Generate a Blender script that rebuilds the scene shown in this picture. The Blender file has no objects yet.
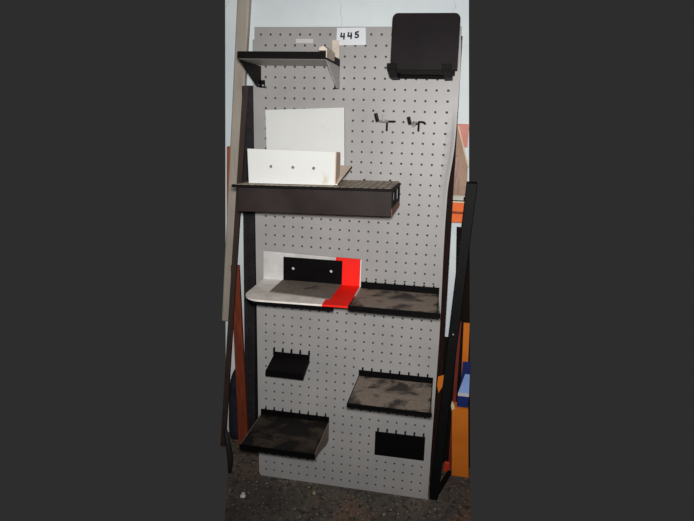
import bpy, bmesh, math, random
from mathutils import Vector, Matrix
random.seed(7)
C = bpy.context.scene.collection
P = 0.038                       # hole pitch of the perforated board, metres
LEAN = math.radians(7.0)        # the board leans back against the wall
BASE_ROW = 47.9
RX = Matrix.Rotation(-LEAN, 4, 'X')

# ---------------------------------------------------------------- materials
def lin(c):
    f = lambda v: v/12.92 if v <= 0.04045 else ((v+0.055)/1.055)**2.4
    return tuple(f(v/255.0) for v in c) + (1.0,)

class NT:
    def __init__(s, name, rough=0.5, metal=0.0, spec=0.5):
        s.m = bpy.data.materials.new(name); s.m.use_nodes = True
        s.t = s.m.node_tree; s.n = s.t.nodes; s.l = s.t.links
        s.b = s.n['Principled BSDF']
        s.b.inputs['Roughness'].default_value = rough
        s.b.inputs['Metallic'].default_value = metal
        s.b.inputs['Specular IOR Level'].default_value = spec
        s.co = s.n.new('ShaderNodeTexCoord')
    def noise(s, scale, detail=5, rough=0.55, dist=0.0, stretch=None):
        t = s.n.new('ShaderNodeTexNoise')
        t.inputs['Scale'].default_value = scale; t.inputs['Detail'].default_value = detail
        t.inputs['Roughness'].default_value = rough; t.inputs['Distortion'].default_value = dist
        if stretch:
            mp = s.n.new('ShaderNodeMapping'); mp.inputs['Scale'].default_value = stretch
            s.l.new(s.co.outputs['Object'], mp.inputs['Vector']); s.l.new(mp.outputs['Vector'], t.inputs['Vector'])
        else:
            s.l.new(s.co.outputs['Object'], t.inputs['Vector'])
        return t.outputs['Fac']
    def ramp(s, fac, stops):
        r = s.n.new('ShaderNodeValToRGB'); e = r.color_ramp.elements
        while len(e) < len(stops): e.new(0.5)
        for k, (p, c) in enumerate(stops):
            e[k].position = p; e[k].color = lin(c)
        s.l.new(fac, r.inputs['Fac']); return r.outputs['Color']
    def mix(s, fac, a, b):
        m = s.n.new('ShaderNodeMix'); m.data_type = 'RGBA'
        for v, i in ((fac, 0), (a, 6), (b, 7)):
            if hasattr(v, 'is_linked') or hasattr(v, 'links'): s.l.new(v, m.inputs[i])
            elif i == 0: m.inputs[0].default_value = v
            else: m.inputs[i].default_value = lin(v)
        return m.outputs[2]
    def thr(s, fac, lo, hi):
        r = s.n.new('ShaderNodeMapRange'); r.inputs['From Min'].default_value = lo; r.inputs['From Max'].default_value = hi
        s.l.new(fac, r.inputs['Value']); return r.outputs['Result']
    def color(s, c):
        if hasattr(c, 'links'): s.l.new(c, s.b.inputs['Base Color'])
        else: s.b.inputs['Base Color'].default_value = lin(c)
        return s
    def bump(s, fac, strength=0.2, dist=0.002):
        b = s.n.new('ShaderNodeBump'); b.inputs['Strength'].default_value = strength; b.inputs['Distance'].default_value = dist
        s.l.new(fac, b.inputs['Height']); s.l.new(b.outputs['Normal'], s.b.inputs['Normal']); return s

def mottled(name, a, b, scale=12, rough=0.5, metal=0, spec=0.5, stretch=None, bump=0.0, lo=0.3, hi=0.7):
    t = NT(name, rough, metal, spec); f = t.noise(scale, stretch=stretch)
    t.color(t.ramp(f, [(lo, a), (hi, b)]))
    if bump: t.bump(f, bump)
    return t.m

M = {}
M['board'] = mottled('grey board paint', (155,154,154), (168,166,165), 5, 0.42, 0, 0.35)
M['hole_shade'] = mottled('shade behind holes', (64,63,62), (76,74,73), 6, 0.8)  # dark tone for the shade seen through the holes
M['black'] = mottled('black steel paint', (17,15,15), (23,21,21), 20, 0.55, 0, 0.06)
M['black_matt'] = mottled('matt black steel', (8,7,7), (13,11,12), 30, 0.6, 0, 0.05)
M['tray'] = mottled('black tray plastic', (27,23,25), (36,31,33), 9, 0.5, 0, 0.06)
M['under'] = mottled('grey steel underside', (150,145,140), (178,172,165), 10, 0.45, 0, 0.4, lo=0.25, hi=0.75)
M['bracket_grey'] = mottled('bracket grey steel', (176,174,176), (198,196,196), 15, 0.45)
M['slat_front'] = mottled('dark brown steel front', (40,33,32), (54,47,46), 7, 0.5, 0, 0.1)
M['slat'] = mottled('dusty slats', (140,124,110), (206,190,170), 16, 0.6, lo=0.3, hi=0.65)
M['rust'] = mottled('reddish timber edge', (120,74,56), (176,118,92), 30, 0.7)
def dusty(name, dust, dark, scale=9, lo=0.47, hi=0.57):
    t = NT(name, 0.7, 0, 0.25)
    f = t.noise(scale, 4, 0.6, 0.8); g = t.noise(scale*6, 4)
    c = t.ramp(g, [(0.25, tuple(int(v*0.82) for v in dust)), (0.75, dust)])
    t.color(t.mix(t.thr(f, lo, hi), c, dark)); t.bump(g, 0.08)
    return t.m
M['dust'] = dusty('dusty brown steel', (156,141,127), (68,61,57), 9, 0.46, 0.57)
M['dust_low'] = dusty('dusty dark steel', (70,59,50), (24,20,19), 9, 0.38, 0.50)
M['dust_plate'] = dusty('dusty plate steel', (128,118,109), (40,37,36), 10, 0.58, 0.68)
def white_paint(name, base, stain, scale=14, lo=0.62, hi=0.78):
    t = NT(name, 0.55, 0, 0.3); f = t.noise(scale, 6, 0.6, 0.4); g = t.noise(5, 3)
    c = t.ramp(g, [(0.3, tuple(v-8 for v in base)), (0.7, base)])
    t.color(t.mix(t.thr(f, lo, hi), c, stain)); t.bump(f, 0.05)
    return t.m
M['white'] = white_paint('white chipped paint', (224,226,224), (196,188,170))
M['white_dusty'] = white_paint('dusty white paint', (206,202,198), (160,150,138), 8, 0.5, 0.75)
M['ply'] = mottled('bare board edge', (196,170,152), (220,196,176), 25, 0.7)
M['tan_under'] = mottled('scuffed tan face', (226,206,188), (240,222,206), 18, 0.7)
def split_paint(name, x_edge, dusty_white):
    t = NT(name, 0.5, 0, 0.3)
    sx = t.n.new('ShaderNodeSeparateXYZ'); t.l.new(t.co.outputs['Object'], sx.inputs[0])
    f = t.noise(16, 4); g = t.noise(9, 6, 0.6)
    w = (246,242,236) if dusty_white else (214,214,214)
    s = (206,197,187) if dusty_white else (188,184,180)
    c = t.ramp(g, [(0.35, s), (0.62, w)])
    r = t.ramp(g, [(0.25, (236,28,14)), (0.6, (255,26,8))])
    ad = t.n.new('ShaderNodeMath'); ad.operation = 'MULTIPLY_ADD'; ad.inputs[1].default_value = 0.012
    t.l.new(f, ad.inputs[0]); t.l.new(sx.outputs['X'], ad.inputs[2])
    t.color(t.mix(t.thr(ad.outputs[0], x_edge+0.006, x_edge+0.008), c, r)); return t.m
M['paper'] = mottled('white paper', (222,226,232), (232,236,240), 30, 0.8)
M['paper_dull'] = mottled('dull paper', (196,196,200), (208,208,212), 30, 0.8)
M['ink'] = mottled('blue black ink', (16,20,44), (24,28,52), 40, 0.6)
M['tape'] = mottled('masking tape', (200,186,170), (226,212,198), 40, 0.75)
M['wire'] = mottled('black coated wire', (10,10,11), (16,16,17), 40, 0.35)
M['steel'] = mottled('bright steel', (200,200,205), (230,230,235), 40, 0.3, 0.6)
M['beige'] = mottled('beige post paint', (150,142,132), (172,163,150), 6, 0.6, stretch=(8,8,0.7))
M['slotted'] = mottled('dark grey slotted steel', (32,30,32), (46,44,47), 14, 0.5, 0, 0.2)
M['strip'] = mottled('dark brown stained timber', (40,27,22), (58,40,32), 14, 0.65, stretch=(10,10,0.8))
M['plank'] = mottled('orange brown timber', (92,36,18), (136,58,30), 12, 0.6, stretch=(14,14,0.7), bump=0.1)
M['plank_red'] = mottled('red brown timber', (128,58,34), (160,84,52), 12, 0.6, stretch=(14,14,0.7))
M['post'] = mottled('black rack steel', (7,7,8), (11,10,11), 20, 0.6, 0, 0.15)
M['batten'] = mottled('dark batten', (24,13,11), (37,22,18), 14, 0.7, 0, 0.08, stretch=(10,10,0.8))
M['dark_red'] = mottled('dark red timber', (96,30,22), (124,46,30), 12, 0.6, stretch=(10,10,0.8))
M['darkboard'] = mottled('black brown board', (14,11,10), (26,17,13), 9, 0.8, 0, 0.1)
M['orange'] = mottled('orange painted timber', (226,92,26), (240,120,44), 16, 0.6, stretch=(3,3,14))
M['orange_gap'] = mottled('dark orange recess', (96,54,34), (130,74,44), 20, 0.8)  # darker and browner than the front boards it lies between
M['card'] = mottled('orange yellow cardboard', (200,104,14), (220,122,20), 7, 0.75)
M['card_brown'] = mottled('brown cardboard', (150,122,104), (176,146,126), 9, 0.75)
M['card_edge'] = mottled('cardboard edge', (206,186,156), (226,206,176), 20, 0.8)
M['offcut'] = mottled('pinkish timber offcut', (136,106,94), (186,154,140), 14, 0.7, stretch=(12,12,1))
M['offcut_dark'] = mottled('brown timber offcut', (104,72,54), (132,96,74), 14, 0.7, stretch=(12,12,1))
M['clear'] = mottled('cloudy plastic', (170,168,160), (208,206,198), 18, 0.25)
M['blue'] = mottled('dark blue box print', (20,34,92), (30,48,120), 12, 0.5)
M['blue_light'] = mottled('light blue box print', (84,124,196), (120,156,214), 12, 0.5)
M['redpanel'] = mottled('faded red panel', (196,126,114), (214,150,138), 12, 0.75)
M['red'] = mottled('red plastic', (170,44,22), (190,60,30), 20, 0.5)
M['cloth'] = mottled('dark navy cloth', (28,27,34), (46,45,54), 16, 0.9, 0, 0.1, bump=0.3)
M['rubber'] = mottled('black rubber', (14,13,14), (22,20,20), 20, 0.7)
M['chip_white'] = mottled('white paper scrap', (210,210,208), (232,232,230), 60, 0.8)
M['chip_tan'] = mottled('tan rubble', (156,128,104), (186,158,132), 60, 0.9)
# wall: white painted masonry with faint cracks
t = NT('white painted wall', 0.7, 0, 0.2)
f = t.noise(3, 6, 0.6); g = t.noise(26, 6, 0.65)
c = t.ramp(f, [(0.3, (206,217,222)), (0.7, (226,233,236))])
v = t.n.new('ShaderNodeTexVoronoi'); v.feature = 'DISTANCE_TO_EDGE'; v.inputs['Scale'].default_value = 3.2
mp = t.n.new('ShaderNodeMapping'); t.l.new(t.co.outputs['Object'], mp.inputs['Vector'])
mx = t.n.new('ShaderNodeMix'); mx.data_type = 'VECTOR'; mx.inputs[0].default_value = 0.12
nz = t.n.new('ShaderNodeTexNoise'); nz.inputs['Scale'].default_value = 7; t.l.new(t.co.outputs['Object'], nz.inputs['Vector'])
t.l.new(mp.outputs[0], mx.inputs[4]); t.l.new(nz.outputs['Color'], mx.inputs[5]); t.l.new(mx.outputs[1], v.inputs['Vector'])
c2 = t.mix(t.thr(v.outputs['Distance'], 0.0, 0.005), (198,208,213), c)
t.color(c2); t.bump(g, 0.25, 0.003); M['wall'] = t.m
# floor: dark worn concrete with rust brown blotches and pale specks
t = NT('dark worn concrete', 0.8, 0, 0.2)
f = t.noise(4.5, 6, 0.65, 0.6); g = t.noise(38, 5, 0.7); h = t.noise(85, 2, 0.5); k = t.noise(2.6, 4, 0.6, 0.3)
c = t.ramp(f, [(0.3, (64,61,59)), (0.52, (92,86,80)), (0.72, (112,100,90))])
c = t.mix(t.thr(k, 0.52, 0.72), c, (116,90,74))
c = t.mix(t.thr(g, 0.50, 0.62), c, (58,54,52))
c = t.mix(t.thr(h, 0.62, 0.74), c, (176,152,132))
t.color(c); t.bump(g, 0.5, 0.004); M['floor'] = t.m

# ---------------------------------------------------------------- mesh builder
class MB:
    def __init__(s): s.v = []; s.f = []
    def add(s, verts, faces):
        o = len(s.v); s.v += [tuple(p) for p in verts]; s.f += [tuple(i+o for i in q) for q in faces]; return s
    def hexa(s, p):             # 8 corners: bottom loop 0-3, top loop 4-7
        return s.add(p, [(3,2,1,0),(4,5,6,7),(0,1,5,4),(1,2,6,5),(2,3,7,6),(3,0,4,7)])
    def box(s, x0, x1, y0, y1, z0, z1):
        return s.hexa([(x0,y0,z0),(x1,y0,z0),(x1,y1,z0),(x0,y1,z0),(x0,y0,z1),(x1,y0,z1),(x1,y1,z1),(x0,y1,z1)])
    def loft(s, a, b):          # two matching loops, capped
        n = len(a); fs = [tuple(range(n))[::-1], tuple(range(n, 2*n))]
        fs += [(i, (i+1) % n, n+(i+1) % n, n+i) for i in range(n)]
        return s.add(list(a)+list(b), fs)
    def tube(s, pts, r, n=8):
        pts = [Vector(p) for p in pts]; rings = []
        for i, p in enumerate(pts):
            d = (pts[min(i+1, len(pts)-1)] - pts[max(i-1, 0)]).normalized()
            u = d.orthogonal().normalized() if i == 0 else (u - d*u.dot(d)).normalized()
            w = d.cross(u); rr = r[i] if isinstance(r, (list, tuple)) else r
            rings.append([p + (u*math.cos(a)+w*math.sin(a))*rr for a in [2*math.pi*k/n for k in range(n)]])
        vs = [q for ring in rings for q in ring]; fs = [tuple(range(n))[::-1], tuple(range((len(pts)-1)*n, len(pts)*n))]
        for i in range(len(pts)-1):
            fs += [(i*n+k, i*n+(k+1) % n, (i+1)*n+(k+1) % n, (i+1)*n+k) for k in range(n)]
        return s.add(vs, fs)
    def build(s, name, m, parent=None, bevel=0.0, smooth=False):
        me = bpy.data.meshes.new(name); me.from_pydata(s.v, [], s.f)
        bm = bmesh.new(); bm.from_mesh(me); bmesh.ops.recalc_face_normals(bm, faces=bm.faces); bm.to_mesh(me); bm.free()
        ms = m if isinstance(m, (list, tuple)) else [m]
        for q in ms: me.materials.append(q if not isinstance(q, str) else M[q])
        if smooth:
            for q in me.polygons: q.use_smooth = True
        o = bpy.data.objects.new(name, me); C.objects.link(o)
        if parent: o.parent = parent
        if bevel:
            b = o.modifiers.new('bevel', 'BEVEL'); b.width = bevel; b.segments = 2; b.limit_method = 'ANGLE'; b.angle_limit = math.radians(50)
        return o

def tag(o, label, cat, group=None):
    o['label'] = label; o['category'] = cat
    if group: o['group'] = group
    return o
def structure(o): o['kind'] = 'structure'; return o
def thing(name, label, cat, loc, group=None, rot=None):
    o = bpy.data.objects.new(name, None); C.objects.link(o); o.location = loc; o.empty_display_size = 0.05
    if rot: o.rotation_euler = rot
    return tag(o, label, cat, group)
def bw(col, row, d):            # board coordinates (hole columns, rows, pitches out) to world
    return RX.to_3x3() @ Vector(((col-9)*P, -d*P, (BASE_ROW-row)*P))
class BT:                       # a thing hung on the leaning board: local axes follow the board
    def __init__(s, name, label, cat, col, row, d=0, roll=0.0, group=None):
        s.c, s.r, s.d = col, row, d
        s.o = bpy.data.objects.new(name, None); C.objects.link(s.o); s.o.empty_display_size = 0.05
        s.o.matrix_world = Matrix.Translation(bw(col, row, d)) @ RX @ Matrix.Rotation(roll, 4, 'Y')
        tag(s.o, label, cat, group)
    def q(s, col, row, d): return ((col-s.c)*P, -(d-s.d)*P, (s.r-row)*P)
    def box(s, mb, c0, c1, r0, r1, d0, d1):
        a = s.q(c0, r1, d1); b = s.q(c1, r0, d0); return mb.box(a[0], b[0], a[1], b[1], a[2], b[2])
    def plate(s, mb, poly, top, th):        # poly of (col, d); top(d) gives the row of the upper face
        return mb.loft([s.q(c, top(d)+th, d) for c, d in poly], [s.q(c, top(d), d) for c, d in poly])
    def side(s, mb, poly, c0, c1):          # poly of (d, row) extruded across columns
        return mb.loft([s.q(c0, r, d) for d, r in poly], [s.q(c1, r, d) for d, r in poly])
    def hooks(s, cols, row, m='black_matt', h=0.07, par=None):
        me = None; par = par or s.o
        for c in cols:
            if me is None:
                mb = MB(); w = 0.085
                s.side(mb, [(0.26,row+0.3),(0.10,row+0.3),(0.10,row-h+0.1),(-0.22,row-h+0.08),(-0.22,row-h-0.06),(0.18,row-h-0.06),(0.26,row-h+0.04)], c-w, c+w)
                o = mb.build('hook_tab', m, par); me = o; c_first = c
            else:
                o = me.copy(); C.objects.link(o); o.parent = par; o.location.x = (c-c_first)*P
def bone(name, label, cat, m, fill, col, row, d=0, group=None, bevel=0.0, roll=0.0):   # one-mesh thing on the board
    t = BT(name, label, cat, col, row, d, roll, group); mb = MB(); fill(t, mb)
    mw = t.o.matrix_world.copy(); bpy.data.objects.remove(t.o)
    o = mb.build(name, m, None, bevel); o.matrix_world = mw; return tag(o, label, cat, group)
def arc(cx, cy, r, a0, a1, n=8):
    return [(cx+r*math.cos(math.radians(a0+(a1-a0)*k/n)), cy+r*math.sin(math.radians(a0+(a1-a0)*k/n))) for k in range(n+1)]

# ---------------------------------------------------------------- setting
WALL = 0.262
mb = MB()
mb.loft([(-0.642,WALL,0),(0.556,WALL,0),(0.392,WALL,1.985),(-0.508,WALL,1.985)], [(-0.642,WALL+0.1,0),(0.556,WALL+0.1,0),(0.392,WALL+0.1,1.985),(-0.508,WALL+0.1,1.985)])
structure(mb.build('wall_back', 'wall'))
mb = MB(); mb.loft([(-0.41,-0.31,-0.06),(0.555,-0.31,-0.06),(0.56,WALL+0.1,-0.06),(-0.66,WALL+0.1,-0.06)],
                   [(-0.41,-0.31,0),(0.555,-0.31,0),(0.56,WALL+0.1,0),(-0.66,WALL+0.1,0)])
structure(mb.build('floor', 'floor'))

# ---------------------------------------------------------------- perforated board
board = BT('perforated_board', 'tall grey perforated display board leaning against the white wall', 'display board', 9, BASE_ROW)
def smooth(a, b, x):
    t = max(0, min(1, (x-a)/(b-a))); return t*t*(3-2*t)
def warp(c, r):                 # the dented right edge of the sheet
    k = smooth(17.4, 18.5, c); flare = smooth(-2, 3, r)*(1-smooth(7, 14, r)); dip = smooth(9, 14, r)*(1-smooth(16, 30, r))
    dc = k*(0.16*flare - 0.24*dip); dd = -0.12*smooth(18.15, 18.95, c)*smooth(4, 9, r)*(1-smooth(12, 20, r))
    return board.q(c+dc, r, dd)
mb = MB(); HR = 0.118
def cell(cc, rr):
    h = 0.5
    out = [(cc+h,rr),(cc+h,rr+h),(cc,rr+h),(cc-h,rr+h),(cc-h,rr),(cc-h,rr-h),(cc,rr-h),(cc+h,rr-h)]
    inn = [(cc+HR*math.cos(k*math.pi/4), rr+HR*math.sin(k*math.pi/4)) for k in range(8)]
    V = [warp(*q) for q in out] + [warp(*q) for q in inn] + [(x, y+0.0012, z) for x, y, z in [warp(*q) for q in inn]]
    F_ = [(k,(k+1)%8,8+(k+1)%8,8+k) for k in range(8)] + [(8+k,8+(k+1)%8,16+(k+1)%8,16+k) for k in range(8)]
    mb.add(V, F_)
for r in range(48):
    for c in range(19): cell(c, r)
for c in range(19): cell(c-0.5, -1)
def patch(c0, c1, r0, r1, nc, nr):
    for i in range(nc):
        for j in range(nr):
            a, b = c0+(c1-c0)*i/nc, c0+(c1-c0)*(i+1)/nc; u, v = r0+(r1-r0)*j/nr, r0+(r1-r0)*(j+1)/nr
            mb.add([warp(a,u),warp(b,u),warp(b,v),warp(a,v)], [(0,1,2,3)])
def left_edge(r): return -1.36 + 0.5*max(0, r)/46.0
patch(18.5, 18.93, -0.5, 47.5, 4, 96); patch(18.0, 18.9, -1.5, -0.5, 3, 2); patch(-1.16, 18.9, -1.7, -1.5, 20, 1)
patch(-1.16, -1.0, -1.5, -0.5, 1, 1)
for r in range(48):
    a, b = left_edge(r-0.5), left_edge(r+0.5)
    mb.add([warp(a,r-0.5),warp(-0.5,r-0.5),warp(-0.5,r+0.5),warp(b,r+0.5)], [(0,1,2,3)])
mb.add([warp(-0.86,47.5),warp(18.93,47.5),warp(19.02,47.9),warp(-0.6,47.9)], [(0,1,2,3)])
# folded returns round the rim
rim = [(-1.16,-1.7),(18.9,-1.7)] + [(18.93, r) for r in range(0, 48, 1)] + [(19.02,47.9),(-0.6,47.9),(-0.86,47.5)] + [(left_edge(r), r) for r in range(47, -1, -1)] + [(left_edge(0),-0.5),(-1.16,-0.55)]
fr = [warp(*q) for q in rim]; bk = [(x, 0.02, z) for x, y, z in fr]; n = len(rim)
mb.add(fr+bk, [(i,(i+1)%n,n+(i+1)%n,n+i) for i in range(n)])
panel = mb.build('panel', 'board', board.o)
mb = MB(); inner = [(x*0.999, 0.0185, z*0.999+0.001) for x, y, z in fr]; mb.loft(inner, [(x, 0.0198, z) for x, y, z in inner]); mb.build('hole_shade_sheet', 'hole_shade', board.o)  # added dark sheet, gives the holes the shade of the gap behind

# ---------------------------------------------------------------- things stuck on the board
def stroke(mb, t, pts, w, d0, d1, ox, oy):
    pts = [(ox+(a-ox)*0.8, oy+(b-oy)*0.8) for a, b in pts]
    for (a, b) in zip(pts[:-1], pts[1:]):
        v = Vector((b[0]-a[0], b[1]-a[1])); L = v.length or 1e-6; u = v/L; n_ = Vector((-u.y, u.x))*w
        e = u*w*0.6
        q = [(a[0]-e.x+n_.x, a[1]-e.y+n_.y), (b[0]+e.x+n_.x, b[1]+e.y+n_.y), (b[0]+e.x-n_.x, b[1]+e.y-n_.y), (a[0]-e.x-n_.x, a[1]-e.y-n_.y)]
        mb.loft([t.q(x, y, d0) for x, y in q], [t.q(x, y, d1) for x, y in q])
lab = BT('lot_label', 'white paper label handwritten 445 at top of the board', 'label', 8.55, -0.05, 0)
mb = MB(); mb.loft([lab.q(*q, 0.012) for q in [(7.16,-1.6),(9.95,-1.62),(10.02,-0.06),(7.14,-0.02)]], [lab.q(*q, 0.03) for q in [(7.16,-1.6),(9.95,-1.62),(10.02,-0.06),(7.14,-0.02)]])
pp = mb.build('paper', 'paper', lab.o)
for k, cx in enumerate((7.62, 8.32)):
    mb = MB(); y = -1.08 - 0.04*k
    stroke(mb, lab, [(cx,y-0.06),(cx-0.07,y+0.36),(cx+0.38,y+0.30)], 0.078, 0.031, 0.036, cx, y)
    stroke(mb, lab, [(cx+0.32,y-0.02),(cx+0.30,y+0.62)], 0.078, 0.031, 0.036, cx, y); mb.build('digit', 'ink', pp)
mb = MB(); cx, y = 8.98, -1.2
stroke(mb, lab, [(cx+0.36,y-0.06),(cx+0.03,y+0.02),(cx+0.0,y+0.26),(cx+0.2,y+0.22),(cx+0.36,y+0.34),(cx+0.34,y+0.5),(cx+0.18,y+0.6),(cx-0.05,y+0.54)], 0.075, 0.031, 0.036, cx, y)
mb.build('digit', 'ink', pp)
bone('paper_strip', 'small blank white paper strip stuck above the top shelf', 'label', 'paper_dull',
     lambda t, m: t.box(m, 3.1, 4.82, -0.6, -0.22, 0.012, 0.03), 4, -0.2)
def tapefill(t, m):
    pts = [(6.72,-0.5),(7.44,-0.48),(7.42,0.3),(7.46,1.05),(7.2,1.2),(6.75,1.15),(6.78,0.4)]
    m.loft([t.q(c, r, 0.02) for c, r in pts], [t.q(c, r, 0.06+0.05*random.random()) for c, r in pts])
bone('masking_tape', 'strip of pale masking tape hanging above the right end of the top shelf', 'tape', 'tape', tapefill, 7.1, 1.2)

# ---------------------------------------------------------------- top shelf
s = BT('bracket_shelf', 'black fronted shelf on two triangular brackets at the top left', 'shelf', 3.5, 2.0)
top = lambda d: 1.30 + 0.028*d
mb = MB(); s.plate(mb, [(-0.5,0.08),(7.5,0.08),(7.5,6.0),(-0.5,6.0)], lambda d: top(d)+0.05, 0.56); mb.build('shelf_board', 'under', s.o)
mb = MB(); s.box(mb, -0.56, 7.54, 1.46, 2.06, 6.0, 6.14); s.plate(mb, [(-0.56,0.08),(7.54,0.08),(7.54,6.1),(-0.56,6.1)], lambda d: top(d)-0.03, 0.07)
s.side(mb, [(0.08,1.3),(6.1,1.46),(6.1,2.06),(5.0,2.02),(0.08,2.0)], 7.5, 7.56)
mb.build('front_lip', 'black', s.o, 0.0006)
for c0, c1, mm, inn in ((-0.56,-0.46,'black',0.5), (7.46,7.56,'bracket_grey',-0.5)):  # left bracket coloured black for the shadow it hangs in
    mb = MB(); s.side(mb, [(0.06,1.98),(5.9,2.08),(5.2,2.3),(1.1,4.02),(0.06,4.02)], c0, c1)
    br = mb.build('bracket', mm, s.o)
    if mm == 'bracket_grey': br['label'] = 'grey triangular bracket'
    mb = MB(); a, b = sorted((c0 if inn > 0 else c1, (c0 if inn > 0 else c1)+inn)); s.box(mb, a, b, 3.3, 4.04, 0.04, 0.12)
    fl = mb.build('mounting_flange', 'black', br)
    mb = MB(); cm = (a+b)/2+0.08; ring = lambda d: [s.q(cm+0.09*math.cos(k*math.pi/4), 3.82+0.09*math.sin(k*math.pi/4), d) for k in range(8)]
    mb.loft(ring(0.12), ring(0.2)); mb.build('bolt', 'steel', br)
# crumpled tape on the shelf corner
def crumple(t, m):
    J = lambda v, a: v+random.uniform(-a, a); ring = []
    for d in (6.35, 5.6, 4.8, 4.0, 3.2):
        ring.append([t.q(J(c, .05) if k < 5 else c, (J(r, .07) if 0 < k < 6 else r)-0.028*(6.3-d), d) for k, (c, r) in enumerate([(6.95,1.38),(7.05,1.14),(7.4,1.06),(7.7,1.2),(7.72,1.6),(7.68,1.95),(7.6,1.95),(7.6,1.38)])])
    for a, b in zip(ring[:-1], ring[1:]): m.loft(a, b)
bone('crumpled_tape', 'crumpled beige tape on the right front corner of the top shelf', 'tape', 'tape', crumple, 7.1, 1.4, 5)

# ---------------------------------------------------------------- black tray, top right
s = BT('display_holder', 'black rounded display holder hung at the top right corner of the board', 'holder', 15.8, 3.0)
D0 = 2.3
poly = [(12.72,2.42)] + [(c, r) for c, r in arc(13.22,-1.92,0.5,180,270,6)] + [(c, r) for c, r in arc(18.25,-1.9,0.5,270,360,6)] + [(18.8,2.42)]
mb = MB(); mb.loft([s.q(c, r, D0-0.25) for c, r in poly], [s.q(c, r, D0) for c, r in poly]); mb.build('back_plate', 'tray', s.o, 0.001)
mb = MB(); s.box(mb, 12.9, 18.6, 2.46, 2.72, 0.3, D0+0.35); led = mb.build('ledge', 'black', s.o, 0.0008)
mb = MB(); s.box(mb, 12.95, 18.4, 2.72, 3.0, 0.06, 0.7); s.box(mb, 13.3, 18.2, -0.8, 2.6, 0.06, 0.4); s.box(mb, 13.4, 18.0, 0.3, 1.2, 0.3, D0-0.2); mb.build('mounting_rail', 'black_matt', s.o, 0.0006)
for c in (12.5, 17.42):
    mb = MB(); s.box(mb, c, c+0.88, 1.95, 2.42, D0+0.45, D0+0.75); s.box(mb, c+0.05, c+0.88, 2.42, 2.6, D0, D0+0.75)
    mb.loft([s.q(a, r, D0+0.7) for a, r in [(c+0.02,2.42),(c+0.88,2.42),(c+1.02,3.12),(c+0.28,3.16)]],
            [s.q(a, r, 0.3) for a, r in [(c+0.02,2.42),(c+0.88,2.42),(c+1.02,3.12),(c+0.28,3.16)]])
    mb.build('clip', 'black', led, 0.0008)

# ---------------------------------------------------------------- slatted shelf box
ROLL = math.radians(-1.2)
s = BT('slatted_shelf', 'wide dark steel shelf box with slatted top below the white boards', 'shelf', 7.0, 13.0, 0, ROLL)
mb = MB(); s.box(mb, -0.05, 14.0, 13.12, 15.38, 7.55, 7.7); mb.build('front_panel', 'slat_front', s.o, 0.0008)
mb = MB(); stp = 14.2/22
TP = lambda d: 12.84+0.008*d
for k in range(22):
    a = -0.15+k*stp; s.plate(mb, [(a,0.1),(a+stp*0.8,0.1),(a+stp*0.8,8.0),(a,8.0)], TP, 0.14)
mb.build('slats', 'slat', s.o)
mb = MB(); s.box(mb, -0.42, 14.1, 12.92, 13.16, 7.7, 8.25); s.box(mb, -0.1, 14.05, 12.99, 13.2, 0.1, 0.5); s.box(mb, -0.1, 14.05, 13.02, 13.2, 2.6, 3.2); s.box(mb, -0.1, 14.05, 13.02, 13.2, 5.2, 5.8)
mb.build('top_rail', 'black', s.o, 0.0008)
mb = MB(); s.box(mb, 0, 14.02, 14.72, 15.34, 0.15, 7.5); mb.build('bottom_board', 'rust', s.o)
for c in (0.0, 13.88):
    mb = MB(); s.box(mb, c, c+0.14, 12.99, 13.3, 0.15, 7.6); s.box(mb, c, c+0.14, 14.45, 14.7, 0.15, 7.6)
    s.box(mb, c, c+0.14, 13.3, 14.45, 6.6, 7.6); s.box(mb, c, c+0.14, 13.3, 14.45, 3.3, 4.4); s.box(mb, c, c+0.14, 13.3, 14.45, 0.15, 1.1)
    mb.build('end_frame', 'black_matt', s.o)
s.hooks((10.4, 13.0), 12.8, h=0.02)

# ---------------------------------------------------------------- two white boards on the slatted shelf
def wbfill(t, m):
    pa = [(0.14,6.2),(8.2,5.78),(8.58,12.74),(0.62,12.9)]
    m.loft([t.q(c, r, 0.55+0.11*(r-5.8)) for c, r in pa], [t.q(c, r, 0.1+0.11*(r-5.8)) for c, r in pa])
bone('white_board', 'tall plain white board standing upright behind the white tray', 'board', 'white', wbfill, 4.2, 12.7, 0.6, bevel=0.0008)
s = BT('white_tray', 'white L shaped tray with three holes on the slatted shelf', 'tray', 4.8, 12.8, 6.8)
mb = MB(); 
# front plate with three real holes: a strip of cells
hx = (2.8, 4.87, 6.8); hy = 11.42; hr = 0.15; cells = [(0,2.1),(2.1,3.5),(3.5,4.2),(4.2,5.54),(5.54,6.1),(6.1,7.5),(7.5,8.74)]
def XL(r): return 0.58+0.12*(r-9.92)/2.94
BR = lambda c: 13.0-0.02*c
def fplate(d, col0, col1, hole):
    c0 = lambda r: XL(r) if col0 == 0 else col0
    if hole is None:
        return [[(c0(9.92),9.9,d),(col1,9.9,d),(col1,BR(col1),d),(c0(12.86),BR(col0),d)]]
    ring = [(hole+hr*math.cos(k*math.pi/4), hy+hr*math.sin(k*math.pi/4), d) for k in range(8)]
    out = [(col1,hy,d),(col1,BR(col1),d),(hole,BR(hole),d),(col0,BR(col0),d),(col0,hy,d),(col0,9.9,d),(hole,9.9,d),(col1,9.9,d)]
    return [[out[k],out[(k+1)%8],ring[(k+1)%8],ring[k]] for k in range(8)]
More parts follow.
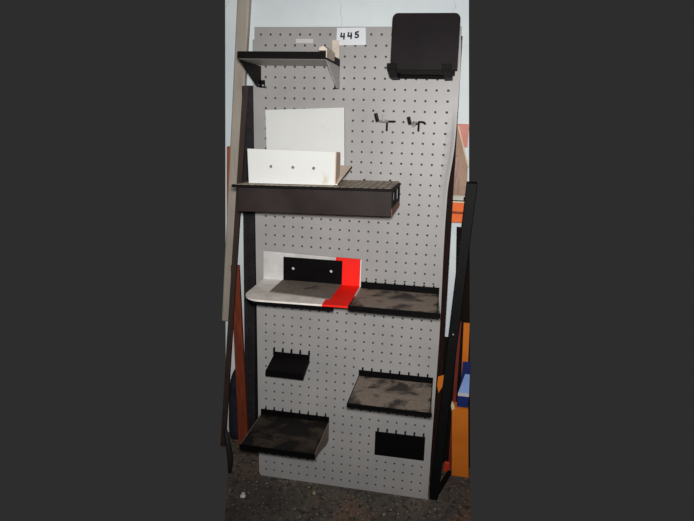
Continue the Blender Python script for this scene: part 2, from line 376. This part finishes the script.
for i, (a, b) in enumerate(cells):
    hole = hx[i//2] if i % 2 else None
    for d in (6.8, 6.5):
        for q in fplate(d, a, b, hole): mb.add([s.q(c, r, e) for c, r, e in q], [tuple(range(4))])
    if hole is not None:
        r0 = [s.q(hole+hr*math.cos(k*math.pi/4), hy+hr*math.sin(k*math.pi/4), 6.8) for k in range(8)]; r1 = [s.q(hole+hr*math.cos(k*math.pi/4), hy+hr*math.sin(k*math.pi/4), 6.5) for k in range(8)]
        mb.add(r0+r1, [(k,(k+1)%8,8+(k+1)%8,8+k) for k in range(8)])
lo = [(XL(9.92),9.9),(8.74,9.9),(8.74,BR(8.74)),(XL(12.86),13.0)]
mb.add([s.q(c, r, 6.8) for c, r in lo]+[s.q(c, r, 6.5) for c, r in lo], [(k,(k+1)%4,4+(k+1)%4,4+k) for k in range(4)])
mb.build('front_plate', 'white', s.o)
mb = MB(); s.side(mb, [(6.79,9.9),(5.0,9.96),(5.0,12.1),(6.79,12.7)], 8.74, 8.84); mb.build('side_flange', 'ply', s.o)['label'] = 'bare brown side edge'
SL = lambda d: 11.22+1.5*(d-1.5)/5.3
mb = MB(); s.plate(mb, [(0.8,1.75),(9.36,1.75),(9.02,6.75),(0.8,6.49)], SL, 0.1); bp = mb.build('base_plate', 'tan_under', s.o)
mb = MB(); mb.loft([s.q(9.34-0.068*(d-1.75), SL(d)+o, d) for d, o in ((1.75,0.03),(6.7,0.03),(6.7,0.1),(1.75,0.2))], [s.q(9.39-0.068*(d-1.75), SL(d)+o, d) for d, o in ((1.75,0.03),(6.7,0.03),(6.7,0.1),(1.75,0.2))]); mb.build('edge_shadow', 'black_matt', bp)  # black sliver painted in for the shadow gap along the plate edge

# ---------------------------------------------------------------- flanged peg shelves
def peg_shelf(name, label, c0, c1, r_f0, r_f1, depth, front_row, lip, hook_cols, dust, cat='shelf', brackets=0.0, flare=0.0, frame='black_matt'):
    s = BT(name, label, cat, (c0+c1)/2, r_f1, 0)
    mb = MB(); s.box(mb, c0, c1, r_f0, r_f1, 0.1, 0.22); fl = mb.build('back_flange', frame, s.o, 0.0005)
    tp = lambda d: r_f1 + (front_row-r_f1)*(d/depth)
    mb = MB(); s.plate(mb, [(c0+0.06,0.2),(c1-0.06,0.2),(c1-0.06+flare,depth-0.05),(c0+0.06,depth-0.05)], tp, 0.12); mb.build('shelf_plate', dust, s.o)
    mb = MB(); s.box(mb, c0-0.02, c1+0.02+flare, front_row-0.04, front_row+lip, depth-0.1, depth+0.04); mb.build('front_lip', frame, s.o, 0.0006)
    for c in (c0, c1-0.08):
        b = max(brackets, 0.42)
        mb = MB(); s.side(mb, [(0.12,r_f1-0.02),(depth-0.1,front_row-0.03),(depth-0.1,front_row+lip*0.9),(depth*0.72,tp(depth*0.72)+lip+0.15*brackets),(0.9,r_f1+b),(0.12,r_f1+b)], c, c+0.08)
        o = mb.build('side_plate', M['side_brown'] if brackets else frame, s.o)
    s.hooks(hook_cols, r_f0, frame, 0.07, fl)
    return s
M['side_brown'] = mottled('worn brown side plate', (92,78,70), (130,112,102), 10, 0.6)  # lighter brown than the black shelf frame
peg_shelf('peg_shelf', 'dusty black shelf beside the red end of the white L shaped shelf', 10.4, 18.58, 23.3, 23.98, 7.0, 23.9, 0.42, range(11, 19), 'dust', flare=0.28)
peg_shelf('peg_shelf', 'dusty black shelf just above the small plain black plate', 10.6, 18.6, 33.2, 33.86, 7.0, 33.76, 0.36, range(11, 19), 'dust', flare=0.14)
peg_shelf('peg_shelf', 'dark dusty shelf with triangular side plates, lowest on the left', -0.55, 7.45, 39.24, 39.9, 6.7, 39.95, 0.5, range(0, 8), 'dust_low', brackets=2.2)
s = BT('small_tray', 'small black sloping tray with five hook tabs, left below the white shelf', 'tray', 2.9, 33, 0)
mb = MB(); s.box(mb, 0.92, 5.06, 32.1, 32.7, 0.1, 0.22); fl = mb.build('back_flange', 'black_matt', s.o)
mb = MB(); s.plate(mb, [(0.94,0.2),(5.06,0.2),(5.06,2.68),(0.94,2.68)], lambda d: 32.62+0.3*d, 0.1); mb.build('sloping_plate', 'black', s.o)
mb = MB(); s.box(mb, 0.9, 5.1, 33.2, 33.86, 2.65, 2.8); mb.build('front_lip', 'black_matt', s.o, 0.0005)
for c in (0.92, 5.0):
    mb = MB(); s.side(mb, [(0.2,32.6),(2.7,33.2),(2.7,33.8),(0.2,33.0)], c, c+0.08); mb.build('side_plate', 'black', s.o)
s.hooks(range(1, 6), 32.1, h=0.4, par=fl)
s = BT('hook_plate', 'plain flat black steel plate with six hook tabs, lowest on the right', 'plate', 15.4, 43, 0)
mb = MB(); pa = [(12.72,40.25),(18.2,40.2),(18.22,43.0),(12.74,43.05)]
mb.loft([s.q(c, r, 0.12) for c, r in pa], [s.q(c, r, 0.3) for c, r in pa]); fl = mb.build('plate', 'black_matt', s.o, 0.0006)
s.hooks(range(13, 19), 40.2, h=0.28, par=fl)

# ---------------------------------------------------------------- black shelf below, white and red L shelf, black L bracket
s = BT('steel_shelf', 'black steel shelf directly under the white and red L shaped shelf', 'shelf', 4, 24.8, 0)
tb = lambda d: 23.84+0.062*d
poly = [(-0.05,0.1),(8.9,0.1),(8.9,6.55)] + arc(1.6,4.95,1.7,90,180,8)
mb = MB(); s.plate(mb, poly, lambda d: tb(d)+0.05, 0.12); mb.build('shelf_plate', 'black', s.o)
fp = [(8.9,6.55)]+arc(1.6,4.95,1.7,90,180,8); fi = [(8.9,6.4)]+arc(1.6,4.95,1.54,90,180,8); mb = MB()
for (a, b, c, d) in zip(fp[:-1], fp[1:], fi[:-1], fi[1:]):
    mb.hexa([s.q(q[0], tb(q[1])+0.4, q[1]) for q in (a, b, d, c)] + [s.q(q[0], tb(q[1])+0.05, q[1]) for q in (a, b, d, c)])
mb.build('front_lip', 'black_matt', s.o)
mb = MB(); s.box(mb, 0, 8, 23.2, 23.9, 0.08, 0.2); fl = mb.build('back_flange', 'black', s.o); s.hooks(range(0, 9), 23.2, par=fl)

s = BT('l_shelf', 'white L shaped shelf with a bright red right end', 'shelf', 0, 23.8, 0)
xe = 7.75*P
tb2 = lambda d: tb(d)-0.16
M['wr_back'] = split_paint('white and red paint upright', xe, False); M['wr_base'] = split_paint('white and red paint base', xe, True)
mb = MB(); pa = [(-0.1,20.66),(10.36,20.86),(10.38,23.9),(-0.1,23.9)]
mb.loft([s.q(c, r, 0.32) for c, r in pa], [s.q(c, r, 0.5) for c, r in pa]); mb.build('back_plate', 'wr_back', s.o)
poly = [(-0.1,0.5),(10.38,0.5),(10.36,6.55)] + [(c, d) for c, d in arc(1.55,5.1,1.8,90,175,9)]
mb = MB(); s.plate(mb, poly, tb2, 0.18); mb.build('base_plate', 'wr_base', s.o, 0.0008)
mb = MB(); mb.loft([s.q(10.38, r, d) for r, d in [(20.86,0.3),(20.86,0.52),(23.76,0.52),(tb2(6.5)-0.01,6.55),(tb2(6.5)+0.18,6.55),(23.95,0.3)]],
                   [s.q(10.5, r, d) for r, d in [(20.86,0.3),(20.86,0.52),(23.76,0.52),(tb2(6.5)-0.01,6.55),(tb2(6.5)+0.18,6.55),(23.95,0.3)]])
mb.build('edge_trim', 'white', s.o)['label'] = 'thin bare white edge'

s = BT('angle_bracket', 'black L shaped bracket plate with two holes lying on the white shelf', 'bracket', 5.3, 23.7, 0.6)
mb = MB(); hs = (3.25, 7.35); hy = 22.3; hr = 0.17; d_f, d_b = 0.78, 0.6
segs = [(2.2,2.6,None),(2.6,3.9,hs[0]),(3.9,6.7,None),(6.7,8.0,hs[1]),(8.0,8.5,None)]
r0, r1 = 21.12, 23.66
for a, b, h in segs:
    for d in (d_f, d_b):
        if h is None: mb.add([s.q(a,r0,d),s.q(b,r0,d),s.q(b,r1,d),s.q(a,r1,d)], [(0,1,2,3)])
        else:
            out = [(b,hy),(b,r1),(h,r1),(a,r1),(a,hy),(a,r0),(h,r0),(b,r0)]; ring = [(h+hr*math.cos(k*math.pi/4), hy+hr*math.sin(k*math.pi/4)) for k in range(8)]
            mb.add([s.q(*q, d) for q in out]+[s.q(*q, d) for q in ring], [(k,(k+1)%8,8+(k+1)%8,8+k) for k in range(8)])
mb.add([s.q(c, r, d) for d in (d_f, d_b) for c, r in ((2.2,r0),(8.5,r0),(8.5,r1),(2.2,r1))], [(k,(k+1)%4,4+(k+1)%4,4+k) for k in range(4)])
mb.build('upright_plate', 'black_matt', s.o)
mb = MB(); s.plate(mb, [(2.1,0.75),(8.48,0.75),(8.25,5.3),(1.95,4.6)], lambda d: tb2(d)-0.13, 0.1); mb.build('base_plate', 'dust_plate', s.o, 0.0005)

# ---------------------------------------------------------------- two wire peg hooks
def peg_hook(label, col, row, variant):
    s = BT('peg_hook', label, 'hook', col, row, 0, 0, 'wire peg hooks')
    r = 0.105*P
    def tb_(name, pts, m='wire', rr=r):
        mb = MB(); mb.tube([s.q(col+a, row+b, d) for a, b, d in pts], rr, 8); mb.build(name, m, s.o, smooth=False)
    if variant == 0:
        tb_('stem', [(0,0.9,0.12),(0.0,0.0,0.22)]); tb_('crossbar', [(-0.42,0.02,0.22),(0.1,0,0.24),(0.72,-0.02,0.2),(0.78,-0.03,-0.1)])
        tb_('rod', [(0.0,0.02,0.3),(-0.55,0.0,2.0),(-0.62,-0.1,2.6),(-0.78,-0.62,2.7)], 'bracket_grey', r*0.8); tb_('prong', [(-0.62,0.02,2.62),(-0.66,-0.15,2.68),(-0.8,-0.66,2.75)], rr=r*1.6)
        tb_('prong', [(0.05,-0.05,0.3),(-0.2,-0.1,1.2),(-0.28,-0.55,1.3)], 'bracket_grey'); tb_('glint', [(-0.45,-0.12,0.9),(-0.15,0.0,0.9)], 'steel', r*0.7)  # last bright bar is a painted white glint, not part of the wire
    else:
        tb_('stem', [(0,0.9,0.12),(0.0,0.0,0.22)]); tb_('crossbar', [(-0.55,0.42,0.5),(-0.2,0.18,0.3),(0.05,0,0.22),(0.42,0.02,0.2),(0.6,0.16,0.15),(0.62,0.18,-0.1)])
        tb_('rod', [(-0.12,0.05,0.3),(-0.62,0.22,1.8),(-0.72,0.2,2.0),(-0.86,-0.35,2.1)], 'bracket_grey', r*0.8); tb_('prong', [(-0.68,0.24,2.05),(-0.74,0.1,2.1),(-0.88,-0.38,2.15)], rr=r*1.6); tb_('glint', [(-0.6,0.5,0.5),(-0.3,0.2,0.5)], 'steel', r*0.9)  # last bright bar is the painted glint of this hook
    return s
peg_hook('black wire peg hook, nearer the white boards', 12.42, 7.0, 0)
peg_hook('black wire peg hook, nearer the right edge of the board', 15.5, 6.95, 1)

# ---------------------------------------------------------------- left of the board: posts and planks against the wall
def stick(name, label, cat, m, x0, x1, z0, z1, w0, w1, yf0, yf1, th, bevel=0.001, rake=0.0):
    t = thing(name, label, cat, (x0, yf0, z0))
    return t
def lean(name, label, cat, m, foot, topp, w0, w1, th, bevel=0.001, extra=None):
    """a leaning stick: foot and top are (x centre, y front, z)"""
    (xa, ya, za), (xb, yb, zb) = foot, topp
    mb = MB(); mb.hexa([(-w0/2,0,0),(w0/2,0,0),(w0/2,th,0),(-w0/2,th,0)] + [(xb-xa-w1/2,yb-ya,zb-za),(xb-xa+w1/2,yb-ya,zb-za),(xb-xa+w1/2,yb-ya+th,zb-za),(xb-xa-w1/2,yb-ya+th,zb-za)])
    if extra: extra(mb)
    o = mb.build(name, m, None, bevel); o.location = (xa, ya, za); return tag(o, label, cat)
lean('wall_batten', 'pale beige timber batten fixed slanting up the wall at the left', 'batten', 'beige', (-0.585,0.232,0.63), (-0.426,0.232,1.97), 0.045, 0.05, 0.029, 0.006)
# slotted upright, an angle section with punched slots
up = thing('slotted_upright', 'dark grey punched steel upright directly beside the left board edge', 'upright', (-0.495,0.214,0.0))
mb = MB(); H = 1.66; W2 = 0.05; n = 34; shift = lambda z: 0.078*z/H
def sl(x, y, z): return (x+shift(z), y, z)
for k in range(n):
    z0, z1 = H*k/n, H*(k+1)/n; a, b = z0+(z1-z0)*0.3, z0+(z1-z0)*0.7; xs = (-W2/2, -0.007, 0.007, W2/2)
    def quad(x0, x1, za, zb, y=0.0): mb.hexa([sl(x0,y,za),sl(x1,y,za),sl(x1,y+0.003,za),sl(x0,y+0.003,za),sl(x0,y,zb),sl(x1,y,zb),sl(x1,y+0.003,zb),sl(x0,y+0.003,zb)])
    quad(xs[0], xs[1], z0, z1); quad(xs[2], xs[3], z0, z1); quad(xs[1], xs[2], z0, a); quad(xs[1], xs[2], b, z1)
mb.build('face', 'slotted', up)
mb = MB(); mb.hexa([sl(W2/2-0.003,0.003,0),sl(W2/2,0.003,0),sl(W2/2,0.045,0),sl(W2/2-0.003,0.045,0),sl(W2/2-0.003,0.003,H),sl(W2/2,0.003,H),sl(W2/2,0.045,H),sl(W2/2-0.003,0.045,H)])
mb.hexa([sl(-W2/2,0.04,0),sl(W2/2,0.04,0),sl(W2/2,0.045,0),sl(-W2/2,0.045,0),sl(-W2/2,0.04,H),sl(W2/2,0.04,H),sl(W2/2,0.045,H),sl(-W2/2,0.045,H)]); mb.build('return', 'slotted', up)
lean('timber_strip', 'narrow dark brown timber strip leaning left of the punched upright', 'timber', 'strip', (-0.612,0.150,0.0), (-0.405,0.152,1.66), 0.024, 0.020, 0.014)
lean('timber_plank', 'orange brown timber plank standing on the floor at lower left', 'timber', 'plank', (-0.513,0.168,0.0), (-0.501,0.172,0.93), 0.048, 0.036, 0.016)
lean('timber_lath', 'short reddish timber lath fixed to the wall at the far left', 'timber', 'plank_red', (-0.552,0.25,1.08), (-0.528,0.25,1.42), 0.014, 0.015, 0.0125)
# dark cloth bundle
mb = MB(); rings = []; N = 14
for (z, cx, rx, ry) in [(0.0,-0.585,0.05,0.05),(0.03,-0.585,0.06,0.056),(0.12,-0.582,0.056,0.054),(0.22,-0.576,0.05,0.048),(0.31,-0.57,0.044,0.042),(0.36,-0.562,0.036,0.036),(0.40,-0.55,0.022,0.024),(0.41,-0.545,0.006,0.008)]:
    rings.append([(cx+0.012+0.6*rx*(1+0.10*math.sin(3*a+9*z))*math.cos(a), 0.222+0.5*ry*(1+0.12*math.sin(5*a+14*z))*math.sin(a), z) for a in [2*math.pi*k/N for k in range(N)]])
vs = [q for r_ in rings for q in r_]; fs = [tuple(range(N))[::-1], tuple(range((len(rings)-1)*N, len(rings)*N))]
for i in range(len(rings)-1): fs += [(i*N+k, i*N+(k+1)%N, (i+1)*N+(k+1)%N, (i+1)*N+k) for k in range(N)]
mb.add(vs, fs); o = mb.build('cloth_bundle', 'cloth', None, 0, True); tag(o, 'dark navy cloth bundle slumped on the floor at far lower left', 'cloth')
sb = o.modifiers.new('sub', 'SUBSURF'); sb.levels = sb.render_levels = 1
mb = MB(); mb.tube([(-0.506,-0.02,0.009),(-0.500,-0.02,0.05),(-0.498,-0.02,0.10),(-0.505,-0.015,0.15),(-0.514,-0.005,0.19),(-0.524,0.01,0.22)], [0.008,0.012,0.014,0.012,0.010,0.007], 10)
tag(mb.build('rubber_hose', 'rubber', None, 0, True), 'end of a black rubber hose curving down to the floor at far left', 'hose')

# ---------------------------------------------------------------- right of the board: rack, boxes
rk = thing('rack_upright', 'black steel rack upright standing right of the board', 'rack', (0.402,0.0,0.0))
mb = MB(); hh = 1.33
def rp(x, y, z): return (x + 0.040*z, y+0.132*z, z)
mb.hexa([rp(-0.018,0,0),rp(0.018,0,0),rp(0.018,0.034,0),rp(-0.018,0.034,0),rp(-0.019,0,hh),rp(0.021,0,hh),rp(0.021,0.034,hh),rp(-0.019,0.034,hh)]); mb.build('post', 'post', rk, 0.003)
mb = MB(); mb.hexa([(0.005,0.034,0.0),(0.022,0.034,0.0),(0.072,0.17,0.0),(0.055,0.17,0.0),(0.005,0.034,0.025),(0.022,0.034,0.025),(0.072,0.17,0.025),(0.055,0.17,0.025)]); mb.build('floor_rail', 'post', rk, 0.002)
for z in (0.74,):
    mb = MB(); y = 0.132*z; mb.tube([(0.028,y+0.002,z),(0.028,y-0.003,z)], 0.0035, 10); mb.build('rivet', 'steel', rk)
lean('dark_batten', 'dark brown batten standing behind the right edge of the board', 'timber', 'batten', (0.396,0.045,0.0), (0.371,0.24,1.84), 0.026, 0.022, 0.012)
lean('dark_board', 'low black board against the wall between the dark batten and rack upright', 'board', 'darkboard', (0.425,0.246,0.0), (0.428,0.248,0.645), 0.10, 0.10, 0.012)
lean('dark_board', 'tall dark brown board put in for the unlit backdrop right of the rack upright', 'board', 'darkboard', (0.518,0.228,0.0), (0.438,0.23,1.14), 0.08, 0.05, 0.014)  # dark board stands in for the unlit backdrop beside the rack
lean('red_plank', 'dark red plank standing upright behind the rack upright', 'timber', 'dark_red', (0.466,0.213,0.0), (0.456,0.213,0.74), 0.014, 0.014, 0.012)
# cardboard box with a blue box on top
bx_ = thing('cardboard_box', 'orange yellow cardboard box on the floor at lower right', 'box', (0.508,0.168,0.0))
mb = MB(); mb.hexa([(-0.032,0,0),(0.043,-0.002,0),(0.043,0.042,0),(-0.03,0.042,0),(-0.056,0,0.36),(0.012,-0.002,0.36),(0.012,0.042,0.36),(-0.054,0.042,0.36)]); mb.build('body', 'card', bx_, 0.002)
mb = MB(); mb.hexa([(-0.043,-0.003,0.17),(0.028,-0.005,0.17),(0.028,-0.0005,0.17),(-0.043,0.0005,0.17),(-0.056,-0.003,0.36),(0.012,-0.005,0.36),(0.012,-0.0005,0.36),(-0.056,0.0005,0.36)]); mb.build('flap', 'card', bx_)
te = [(-0.056,0.345),(-0.044,0.356),(-0.048,0.375),(-0.058,0.392),(-0.061,0.37)]
mb = MB(); mb.loft([(x,-0.006,z) for x, z in te], [(x,-0.003,z) for x, z in te]); mb.build('torn_edge', 'card_edge', bx_)
bb = thing('blue_box', 'dark blue box with a pale blue top on the cardboard box', 'box', (0.494,0.169,0.362))
mb = MB(); mb.box(-0.022,0.024,0,0.04,0,0.058); mb.build('body', 'blue', bb, 0.001)
mb = MB(); mb.hexa([(-0.022,0,0.058),(0.024,0,0.058),(0.022,0.038,0.13),(0.002,0.038,0.13),(-0.022,0,0.070),(0.024,0,0.070),(0.022,0.038,0.142),(0.002,0.038,0.142)]); mb.build('lid', 'blue_light', bb, 0.001)
mb = MB(); mb.box(-0.012,0.024,0.0385,0.0395,0.0,0.20); mb.build('back_flap', 'blue', bb)
mb = MB(); mb.box(-0.022,0.024,-0.002,-0.0002,0.056,0.072); mb.build('lid_edge', 'paper_dull', bb)
lean('cardboard_sheet', 'orange cardboard sheet standing upright above the blue box', 'cardboard', 'card', (0.500,0.2115,0.361), (0.484,0.2115,0.74), 0.026, 0.024, 0.003, 0)
mb = MB(); mb.loft([(0,0,0),(0.022,0,0.05),(0.026,0,0.10),(0.015,0,0.085),(-0.006,0,0.075),(-0.008,0,0.035)], [(0,0.003,0),(0.022,0.003,0.05),(0.026,0.003,0.10),(0.015,0.003,0.085),(-0.006,0.003,0.075),(-0.008,0.003,0.035)])
o = mb.build('cardboard_scrap', 'card', None); o.location = (0.390,0.088,0.472); tag(o, 'torn orange cardboard scrap between the dark batten and rack upright', 'cardboard')
mb = MB(); mb.hexa([(0,0,0),(0.032,0,0),(0.032,0.02,0),(0,0.02,0),(0.004,0.004,0.05),(0.028,0.004,0.05),(0.028,0.016,0.05),(0.004,0.016,0.05)]); o = mb.build('red_block', 'red', None, 0.004); o.location = (0.436,0.185,0.0); tag(o, 'small red block on the floor beside the cardboard box', 'block')
# orange shelf on the wall with offcuts
os_ = thing('orange_shelf', 'orange wooden ledge on the wall right of the board', 'shelf', (0.405,0.262,1.17))
for z0 in (0.0, 0.043):
    mb = MB(); mb.box(-0.053,0.045,-0.066,-0.05,z0,z0+0.034); mb.build('front_board', 'orange', os_, 0.001)
mb = MB(); mb.box(-0.053,0.045,-0.05,-0.0005,0.0,0.07); mb.build('core', 'orange_gap', os_)
mb = MB(); mb.box(-0.054,0.047,-0.068,-0.0005,0.0785,0.084); mb.build('top_sheet', 'card_edge', os_)
tr = thing('clear_tray', 'small cloudy plastic tray on the orange ledge', 'tray', (0.405,0.209,1.2545))
mb = MB(); mb.box(-0.03,0.028,-0.012,0.03,0,0.003); mb.box(-0.03,0.028,-0.012,-0.009,0,0.02); mb.box(-0.03,-0.027,-0.012,0.03,0,0.02); mb.box(0.025,0.028,-0.012,0.03,0,0.02); mb.build('body', 'clear', tr)
mb = MB(); mb.box(-0.032,0.03,-0.014,-0.009,0.018,0.022); mb.build('rim', 'clear', tr)
mb = MB(); pa = [(0.352,1.255),(0.442,1.255),(0.436,1.40),(0.424,1.415),(0.386,1.53),(0.372,1.52)]
mb.loft([(x, 0.236-0.0*(z), z) for x, z in pa], [(x, 0.24, z) for x, z in pa]); tag(mb.build('cardboard_sheet', 'card_brown', None), 'brown cardboard sheet with a slanting edge on the orange ledge', 'cardboard')
mb = MB(); mb.loft([(x, 0.2345, z) for x, z in [(0.388,1.53),(0.393,1.53),(0.441,1.38),(0.436,1.38)]], [(x, 0.2358, z) for x, z in [(0.388,1.53),(0.393,1.53),(0.441,1.38),(0.436,1.38)]])
o = mb.build('edge_tape', 'card_edge', None); o.parent = bpy.data.objects['cardboard_sheet.001']
for (xa, xb, zt, w, mm, lb) in [(0.384,0.376,1.47,0.010,'offcut_dark','dark brown timber offcut upright on the orange ledge'),(0.399,0.391,1.42,0.014,'offcut','pinkish timber offcut leaning in the middle of the orange ledge'),(0.413,0.398,1.40,0.007,'offcut','thinnest pinkish timber offcut, right of the others on the orange ledge')]:
    lean('timber_offcut', lb, 'timber', mm, (xa,0.215,1.258), (xb,0.222,zt), w, w, 0.01, 0.0006)
mb = MB(); mb.box(0.374,0.43,0.25,0.262,1.45,1.535); tag(mb.build('painted_board', 'redpanel', None), 'faded pinkish red board on the wall at right edge', 'board')

# ---------------------------------------------------------------- scraps on the floor
def scrap(name, label, cat, m, x, y, r, h, group=None):
    mb = MB(); N = 7; a0 = random.random()*6
    pts = [(r*(0.75+0.4*random.random())*math.cos(a0+k*2*math.pi/N), r*(0.75+0.4*random.random())*math.sin(a0+k*2*math.pi/N)) for k in range(N)]
    mb.loft([(a, b, 0) for a, b in pts], [(a*0.75, b*0.75, h*(0.7+0.5*random.random())) for a, b in pts])
    o = mb.build(name, m, None); o.location = (x, y, 0.0); return tag(o, label, cat, group)
scrap('paper_scrap', 'crumpled white paper scrap on the dark floor at lower left', 'paper scrap', 'chip_white', -0.399, -0.136, 0.013, 0.012)
scrap('rubble_chip', 'tan rubble chip on the floor just below the board', 'rubble', 'chip_tan', -0.105, -0.06, 0.010, 0.008)
for x, y in [(-0.13,-0.2),(-0.165,-0.165),(0.1,-0.135),(0.205,-0.12),(0.262,-0.105),(0.39,-0.07),(0.41,-0.05),(0.40,-0.13),(0.435,-0.14),(0.30,-0.16)]:
    scrap('rubble_chip', 'tiny tan rubble crumb scattered on the dark floor', 'rubble', 'chip_tan', x, y, random.uniform(0.003,0.0055), 0.004, 'rubble crumbs on the floor')

# ---------------------------------------------------------------- light, world, camera
w = bpy.data.worlds.new('World'); bpy.context.scene.world = w; w.use_nodes = True
w.node_tree.nodes['Background'].inputs[0].default_value = lin((45,45,45)); w.node_tree.nodes['Background'].inputs[1].default_value = 1.0
CAM = Vector((0.37615952, -1.89930643, 1.73978431))
ld = bpy.data.lights.new('flash', 'SPOT'); ld.shadow_soft_size = 0.05; ld.spot_size = math.radians(92); ld.spot_blend = 1.0; ld.energy = 162; ld.color = (1.0, 0.975, 0.945)
lo_ = bpy.data.objects.new('camera_flash', ld); C.objects.link(lo_); lo_.location = CAM + Vector((0.0, 0.03, 0.06))
lo_.rotation_euler = (Vector((0.12, 0.1, 1.25)) - lo_.location).to_track_quat('-Z', 'Y').to_euler()
cd = bpy.data.cameras.new('camera'); cam = bpy.data.objects.new('camera', cd); C.objects.link(cam)
cd.sensor_width = 36; cd.lens = 549.902/694*36; cd.clip_start = 0.02
R3 = Matrix(((0.98208384,-0.07130425,0.17443345),(0.18823413,0.32746486,-0.92592369),(0.00890147,0.94216902,0.33501984)))
cam.matrix_world = Matrix.Translation(CAM) @ R3.to_4x4()
sc = bpy.context.scene; sc.camera = cam
sc.view_settings.view_transform = 'Standard'; sc.view_settings.look = 'None'; sc.view_settings.exposure = 0.0; sc.view_settings.gamma = 1.0
sc.view_settings.use_curve_mapping = False
